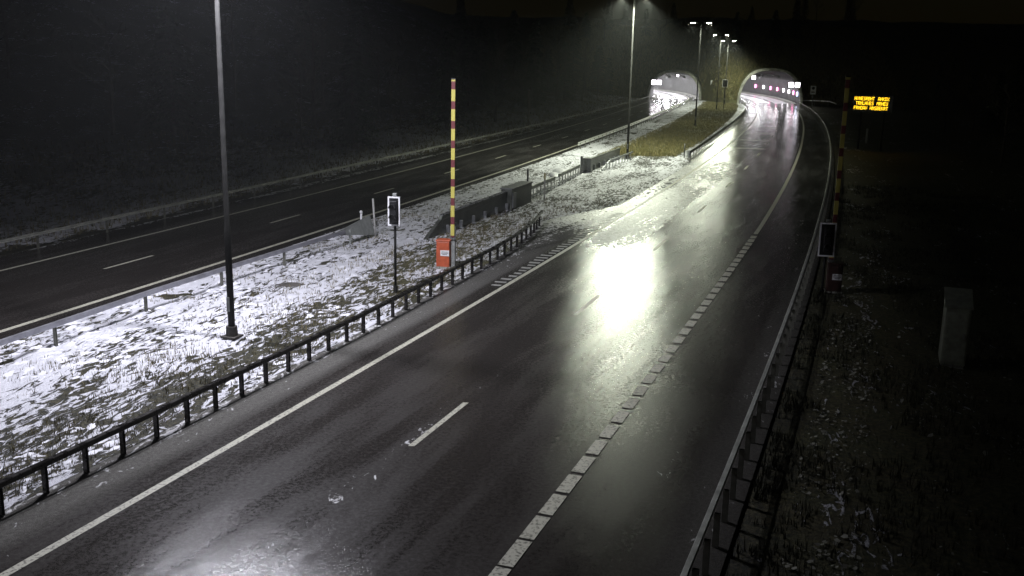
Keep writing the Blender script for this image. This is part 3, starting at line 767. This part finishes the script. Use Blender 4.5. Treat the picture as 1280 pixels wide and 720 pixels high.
# ------------------------------------------------------------------ tunnels
def tunnel(key, label, depth, crown_from, wmat, nlights, powr):
    T = TUN[key]; c = T['c']; y0 = T['y']
    root = thing('road_tunnel', label, 'tunnel', (c(y0), y0, 0), 0)
    def ring(add, y, lat=0):
        h = head(c, y); k = math.sqrt(1 + h * h); nrm = (1 / k, -h / k); pts = []
        m = 26
        for i in range(m + 1):
            a = math.pi * i / m
            t_ = -math.copysign(abs(math.cos(a)) ** (2 / 2.6), math.cos(a)) * (T['a'] + add); z = abs(math.sin(a)) ** (2 / 2.2) * (T['h'] + add)
            if i in (0, m): z = -.15
            pts.append((c(y) + nrm[0] * t_ - c(y0), y + nrm[1] * t_ - y0, z))
        return pts
    def shell(ysq, a0, a1, sel=None):
        mb = MB(); m = 27; rs = []
        for y in ysq:
            rs.append(len(mb.v)); mb.v += ring(a0, y) + ring(a1, y)
        for r0, r1 in zip(rs, rs[1:]):
            for i in range(m - 1):
                mb.f.append((r0 + i, r0 + i + 1, r1 + i + 1, r1 + i)); mb.f.append((r0 + m + i, r1 + m + i, r1 + m + i + 1, r0 + m + i + 1))
        for r in (rs[0], rs[-1]):
            for i in range(m - 1): mb.f.append((r + i, r + m + i, r + m + i + 1, r + i + 1))
        return mb
    build('portal_ring', shell(np.linspace(y0 - 1.6, y0 + 8.5, 6), 0, .42), ringmat, root)
    # lining: painted walls and dark sprayed crown as two meshes
    ysq = np.arange(y0 + .1, y0 + depth, 2.5)
    wl, cr = MB(), MB(); m = 27; prev = None
    for y in ysq:
        r = ring(-.06, y); bw = len(wl.v); bc = len(cr.v); wl.v += r; cr.v += r
        if prev:
            for i in range(m - 1):
                zz = (r[i][2] + r[i + 1][2]) / 2; tgt, p0, q0 = (cr, prev[1], bc) if zz > crown_from else (wl, prev[0], bw)
                tgt.f.append((p0 + i, p0 + i + 1, q0 + i + 1, q0 + i))
        prev = (bw, bc)
    wl.f.append(tuple(len(wl.v) - m + i for i in range(m)))
    build('wall_lining', wl, wmat, root, True); build('crown_lining', cr, crown, root, True)
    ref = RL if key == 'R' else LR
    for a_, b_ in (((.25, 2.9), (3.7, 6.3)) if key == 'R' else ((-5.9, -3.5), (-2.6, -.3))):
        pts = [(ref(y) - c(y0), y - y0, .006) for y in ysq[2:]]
        build('floor_glare_band', MB().sweep(pts, [(a_, 0), (b_, 0)], False, False), floor_glare_m, root)  # pale band laid over each lane to imitate the floor's bright glare
    # kerbs
    for s in (-1, 1):
        pts = [(c(y) - c(y0) + s * (T['a'] - .65), y - y0, 0) for y in ysq]
        build('kerb', MB().sweep(pts, [(-.3, .002), (.3, .002), (.3, .2), (-.3, .2)]), concrete, root)
    # ceiling luminaires with their light
    for k in range(nlights):
        for s in (-1.6, 1.6):
            y = y0 + 6 + k * 10.5; h = head(c, y)
            zz = T['h'] - 1.15
            f = build('ceiling_light', MB().box((0, 0, .06), (.34, 6.5, .12)).box((-.18, 0, .02), (.02, 6.5, .2)).box((.18, 0, .02), (.02, 6.5, .2)).box((0, -3.26, .02), (.34, .02, .2)).box((0, 3.26, .02), (.34, .02, .2)), greyp, root); f.location = (c(y) - c(y0) + s, y - y0, zz); f.rotation_euler.z = -math.atan(h)
            build('diffuser', MB().box((0, 0, -.012), (.26, 6.2, .02)), emis('tunnel_diffuser', (.98, .96, 1.0), 14), f)
            ld = bpy.data.lights.new('tunnel_light', 'AREA'); ld.shape = 'RECTANGLE'; ld.size = .24; ld.size_y = 6; ld.energy = powr; ld.color = (.98, .96, 1.0)
            lo = bpy.data.objects.new('tunnel_light', ld); col.objects.link(lo); lo.parent = f; lo.location = (0, 0, -.06)
    return root
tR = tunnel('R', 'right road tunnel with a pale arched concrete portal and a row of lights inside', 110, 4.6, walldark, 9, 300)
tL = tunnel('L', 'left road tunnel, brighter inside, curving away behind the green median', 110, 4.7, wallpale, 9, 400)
# row of small lamps along the right wall of the right tunnel
c = TUN['R']['c']
cols = [('tunnel_wall_lamp_white', (1, .93, 1)), ('tunnel_wall_lamp_pink', (1, .25, .55)), ('tunnel_wall_lamp_blue', (.62, .72, 1))]
for k, ci in enumerate([2, 1, 0, 0, 1, 1, 0, 1]):
    y = 200 + k * 8.2; h = head(c, y); kk = math.sqrt(1 + h * h)
    o = build('wall_lamp', MB().box((0, 0, 0), (.16, .9, .75)), emis(*cols[ci], 9), tR, bevel=.03)
    o.location = (c(y) + (TUN['R']['a'] - .45) / kk - tR.location.x, y - (TUN['R']['a'] - .4) * h / kk - tR.location.y, 2.0); o.rotation_euler.z = -math.atan(h)
def lit_sign(label, x, y, z, s=.9):
    t = thing('lane_signal', label, 'lane signal', (x, y, z), 0)
    build('housing', MB().box((0, .12, 0), (s + .16, .2, s + .2)), blackp, t, bevel=.02)
    build('lit_face', MB().box((0, 0, 0), (s, .02, s)), emis('sign_white', (1, .93, 1), 9), t)
    build('bracket', MB().box((0, .3, 0), (.1, .5, .1)), galv, t)
    return t
lit_sign('left one of two bright square signs on the right side of the right tunnel', 52.3, 194.2, 3.85)
lit_sign('right one of two bright square signs on the right side of the right tunnel', 53.45, 194.0, 3.85)
lit_sign('bright square lane sign hanging inside the right tunnel, at upper left', 47.6, 205, 4.9, .72)
lit_sign('left one of two bright square signs at the left edge of the left tunnel', 28.15, 208.6, 3.5)
lit_sign('right one of two bright square signs at the left edge of the left tunnel', 29.2, 208.4, 3.5)
lit_sign('small lit lane sign hanging under the roof of the left tunnel', 33.8, 214, 4.85, .42)
# thin railing right of the right portal
t = thing('railing', 'short pale railing right of the right tunnel mouth', 'railing', (54.6, 192, 0), 0)
build('rail', MB().tube([(-.2, 3.5, .95), (4.5, 0, 1.0), (5.0, -3, .6)], .09, 8), whitep, t, True)
for xx, yy in ((0.2, 3.2), (2.3, 1.6), (4.4, .1)): build('post', MB().box((xx, yy, .45), (.08, .08, .95)), galv, t)

# ------------------------------------------------------------------ trees
def spruce_meshes(seed, H=11):
    r = random.Random(seed); tr = MB().tube([(0, 0, -.4), (0, 0, H * .5), (0, 0, H * .98)], [.2, .12, .02], 7); cr = MB()
    z = .9
    while z < H:
        fr = 1 - z / H; rad = .25 + 2.5 * fr ** .85
        for k in range(int(7 + 8 * fr)):
            a = r.random() * 6.283; L = rad * r.uniform(.65, 1.15); dz = -.28 * L * r.uniform(.5, 1.3)
            base = Vector((0, 0, z + r.uniform(-.12, .12))); d = Vector((math.cos(a), math.sin(a), 0)); p = Vector((-d.y, d.x, 0))
            for q in range(5):
                f0 = (q + .3) / 5; c0 = base + d * L * f0 + Vector((0, 0, dz * f0 * f0)); w = .34 * (1.15 - f0) * r.uniform(.7, 1.3)
                for sg in (-1, 1):
                    tip = c0 + p * sg * w * 1.4 + d * .3 + Vector((0, 0, -.16 - .12 * r.random())); b0 = len(cr.v)
                    cr.v += [tuple(c0 - d * .12), tuple(c0 + d * .16), tuple(tip)]; cr.f.append((b0, b0 + 1, b0 + 2))
        z += .26 + .2 * fr
    return tr.mesh('trunk'), cr.mesh('crown')
def bare_meshes(seed, H=9):
    r = random.Random(seed); tr = MB(); cr = MB()
    tr.tube([(0, 0, -.4), (.1, .05, H * .35), (0, .1, H * .7), (.15, 0, H)], [.15, .11, .06, .015], 7)
    def branch(p, d, L, lev):
        q = p + d * L; m = p.lerp(q, .5) + Vector((r.uniform(-.1, .1), r.uniform(-.1, .1), .08)) * L
        rad = (.045, .022, .010, .006)[lev]
        cr.tube([tuple(p), tuple(m), tuple(q)], [rad, rad * .75, rad * .4], 4 if lev < 2 else 3, False)
        if lev < 3:
            for k in range((5, 5, 4)[lev]):
                f = r.uniform(.3, 1); s = p.lerp(q, f); nd = (d + Vector((r.uniform(-1, 1), r.uniform(-1, 1), r.uniform(-.2, .8))) * .8).normalized()
                branch(s, nd, L * r.uniform(.4, .6), lev + 1)
    for k in range(11):
        z = H * (.25 + .7 * k / 11); a = k * 2.4 + r.random(); e = r.uniform(.3, .9)
        branch(Vector((0, 0, z)), Vector((math.cos(a), math.sin(a), e)).normalized(), (H - z) * .45 + .8, 0)
    return tr.mesh('trunk'), cr.mesh('crown')
kinds = [(spruce_meshes(1, 12), needles), (spruce_meshes(2, 9), needles), (bare_meshes(3, 9), twigs), (bare_meshes(4, 7), twigs)]
for (a, b), m in kinds: a.materials.append(bark); b.materials.append(m)
def tree(kind, x, y, s, label, group):
    nm = 'spruce_tree' if kind < 2 else 'bare_tree'
    t = thing(nm, label, 'tree', (x, y, gz(x, y) - .1), random.uniform(0, 6.28), group); t.scale = (s, s, s * random.uniform(.9, 1.12))
    link('trunk', kinds[kind][0][0], None, t); link('crown', kinds[kind][0][1], None, t)
random.seed(21)
cnt = 0
for k in range(46):
    y = 62 + 150 * ((k + random.random()) / 46); d = random.uniform(5.5, 26); x = LLG(y) - d
    kd = random.choice([0, 1, 2, 3, 2])
    tree(kd, x, y, random.uniform(.75, 1.15), ('dark spruce' if kd < 2 else 'leafless tree') + ' among the trees on the bank left of the left carriageway', 'spruces on the left bank' if kd < 2 else 'leafless trees on the left bank')
for k in range(22):
    x = 12 + k * 3.3 + random.uniform(-1, 1); y = (226 if x < 41 else 213) + random.uniform(0, 26); kd = random.choice([0, 1, 2, 3])
    tree(kd, x, y, random.uniform(.5, .85), ('dark spruce' if kd < 2 else 'leafless tree') + ' on the hill above the tunnels', 'spruces above the tunnels' if kd < 2 else 'leafless trees above the tunnels')
for k in range(26):
    y = 46 + 150 * ((k + random.random()) / 26); x = GR(y) + random.uniform(14, 34); kd = random.choice([0, 1, 2, 3])
    tree(kd, x, y, random.uniform(.6, 1.0), ('dark spruce' if kd < 2 else 'leafless tree') + ' in the dark wood right of the road', 'spruces right of the road' if kd < 2 else 'leafless trees right of the road')
# undergrowth on the hill round the portals
pts = []
for _ in range(26000):
    x = rng.uniform(5, 75); y = (212.8 if x < 40 else 197.8) + 34 * rng.random() ** 1.5; z = gz(x, y)
    if z < .5: continue
    if any(y < T['y'] + 9 and abs(x - T['c'](y)) < T['a'] + .9 and z < arch(T, x - T['c'](y), .75) + .1 for T in TUN.values()): continue
    pts.append((x, y, z))
o = blades('undergrowth', pts, .2, 1.0, .12, 4, m_blade2, 1.0); o['label'] = 'dull green undergrowth on the slope above the tunnels'

# ------------------------------------------------------------------ haze, sky, light
mb = MB(); mb.box((20, 100, 14), (260, 380, 36))
hz = build('haze', mb, None); struct(hz, 'stuff')
m = bpy.data.materials.new('night_mist'); m.use_nodes = True; nt = m.node_tree; nt.nodes.clear()
out = nt.nodes.new('ShaderNodeOutputMaterial'); pv = nt.nodes.new('ShaderNodeVolumePrincipled'); nt.links.new(pv.outputs[0], out.inputs['Volume'])
pv.inputs['Color'].default_value = (.9, .93, .95, 1); pv.inputs['Density'].default_value = .0006; pv.inputs['Anisotropy'].default_value = .25
hz.data.materials.append(m)

w = bpy.data.worlds.new('World'); scene.world = w; w.use_nodes = True; nt = w.node_tree
bg = nt.nodes['Background']; sky = nt.nodes.new('ShaderNodeTexSky'); sky.sky_type = 'NISHITA'; sky.sun_disc = False
sky.sun_elevation = R(4); sky.sun_rotation = R(200); sky.air_density = 1.0
nt.links.new(sky.outputs[0], bg.inputs[0]); bg.inputs[1].default_value = .0009
sd = bpy.data.lights.new('sun', 'SUN'); sd.energy = .002; sd.angle = R(8); sd.color = (.9, .95, 1)
so = bpy.data.objects.new('sun', sd); col.objects.link(so); so.rotation_euler = (R(50), 0, R(-20))

# ------------------------------------------------------------------ camera
cam = bpy.data.cameras.new('camera'); co = bpy.data.objects.new('camera', cam); col.objects.link(co)
roll = .02; f = 1250.; hy = 71.
pitch = math.atan((360 - hy) * math.cos(roll) / f)
fw = Vector((0, math.cos(pitch), -math.sin(pitch))); up = Vector((0, math.sin(pitch), math.cos(pitch))); rt = Vector((1, 0, 0))
r2 = rt * math.cos(roll) + up * math.sin(roll); u2 = up * math.cos(roll) - rt * math.sin(roll)
M = Matrix((r2, u2, -fw)).transposed().to_4x4(); M.translation = Vector((0, 0, 8.0)); co.matrix_world = M
cam.sensor_width = 36; cam.lens = 36 * f / 1280; cam.clip_start = .1; cam.clip_end = 5000
scene.camera = co

scene.view_settings.view_transform = 'Standard'; scene.view_settings.look = 'None'
scene.view_settings.exposure = 0; scene.view_settings.gamma = 1
scene.render.engine = 'CYCLES'
cy_ = scene.cycles; cy_.use_denoising = True; cy_.max_bounces = 6; cy_.volume_bounces = 0; cy_.sample_clamp_indirect = 4; cy_.sample_clamp_direct = 0
cy_.use_adaptive_sampling = True; cy_.adaptive_threshold = .02
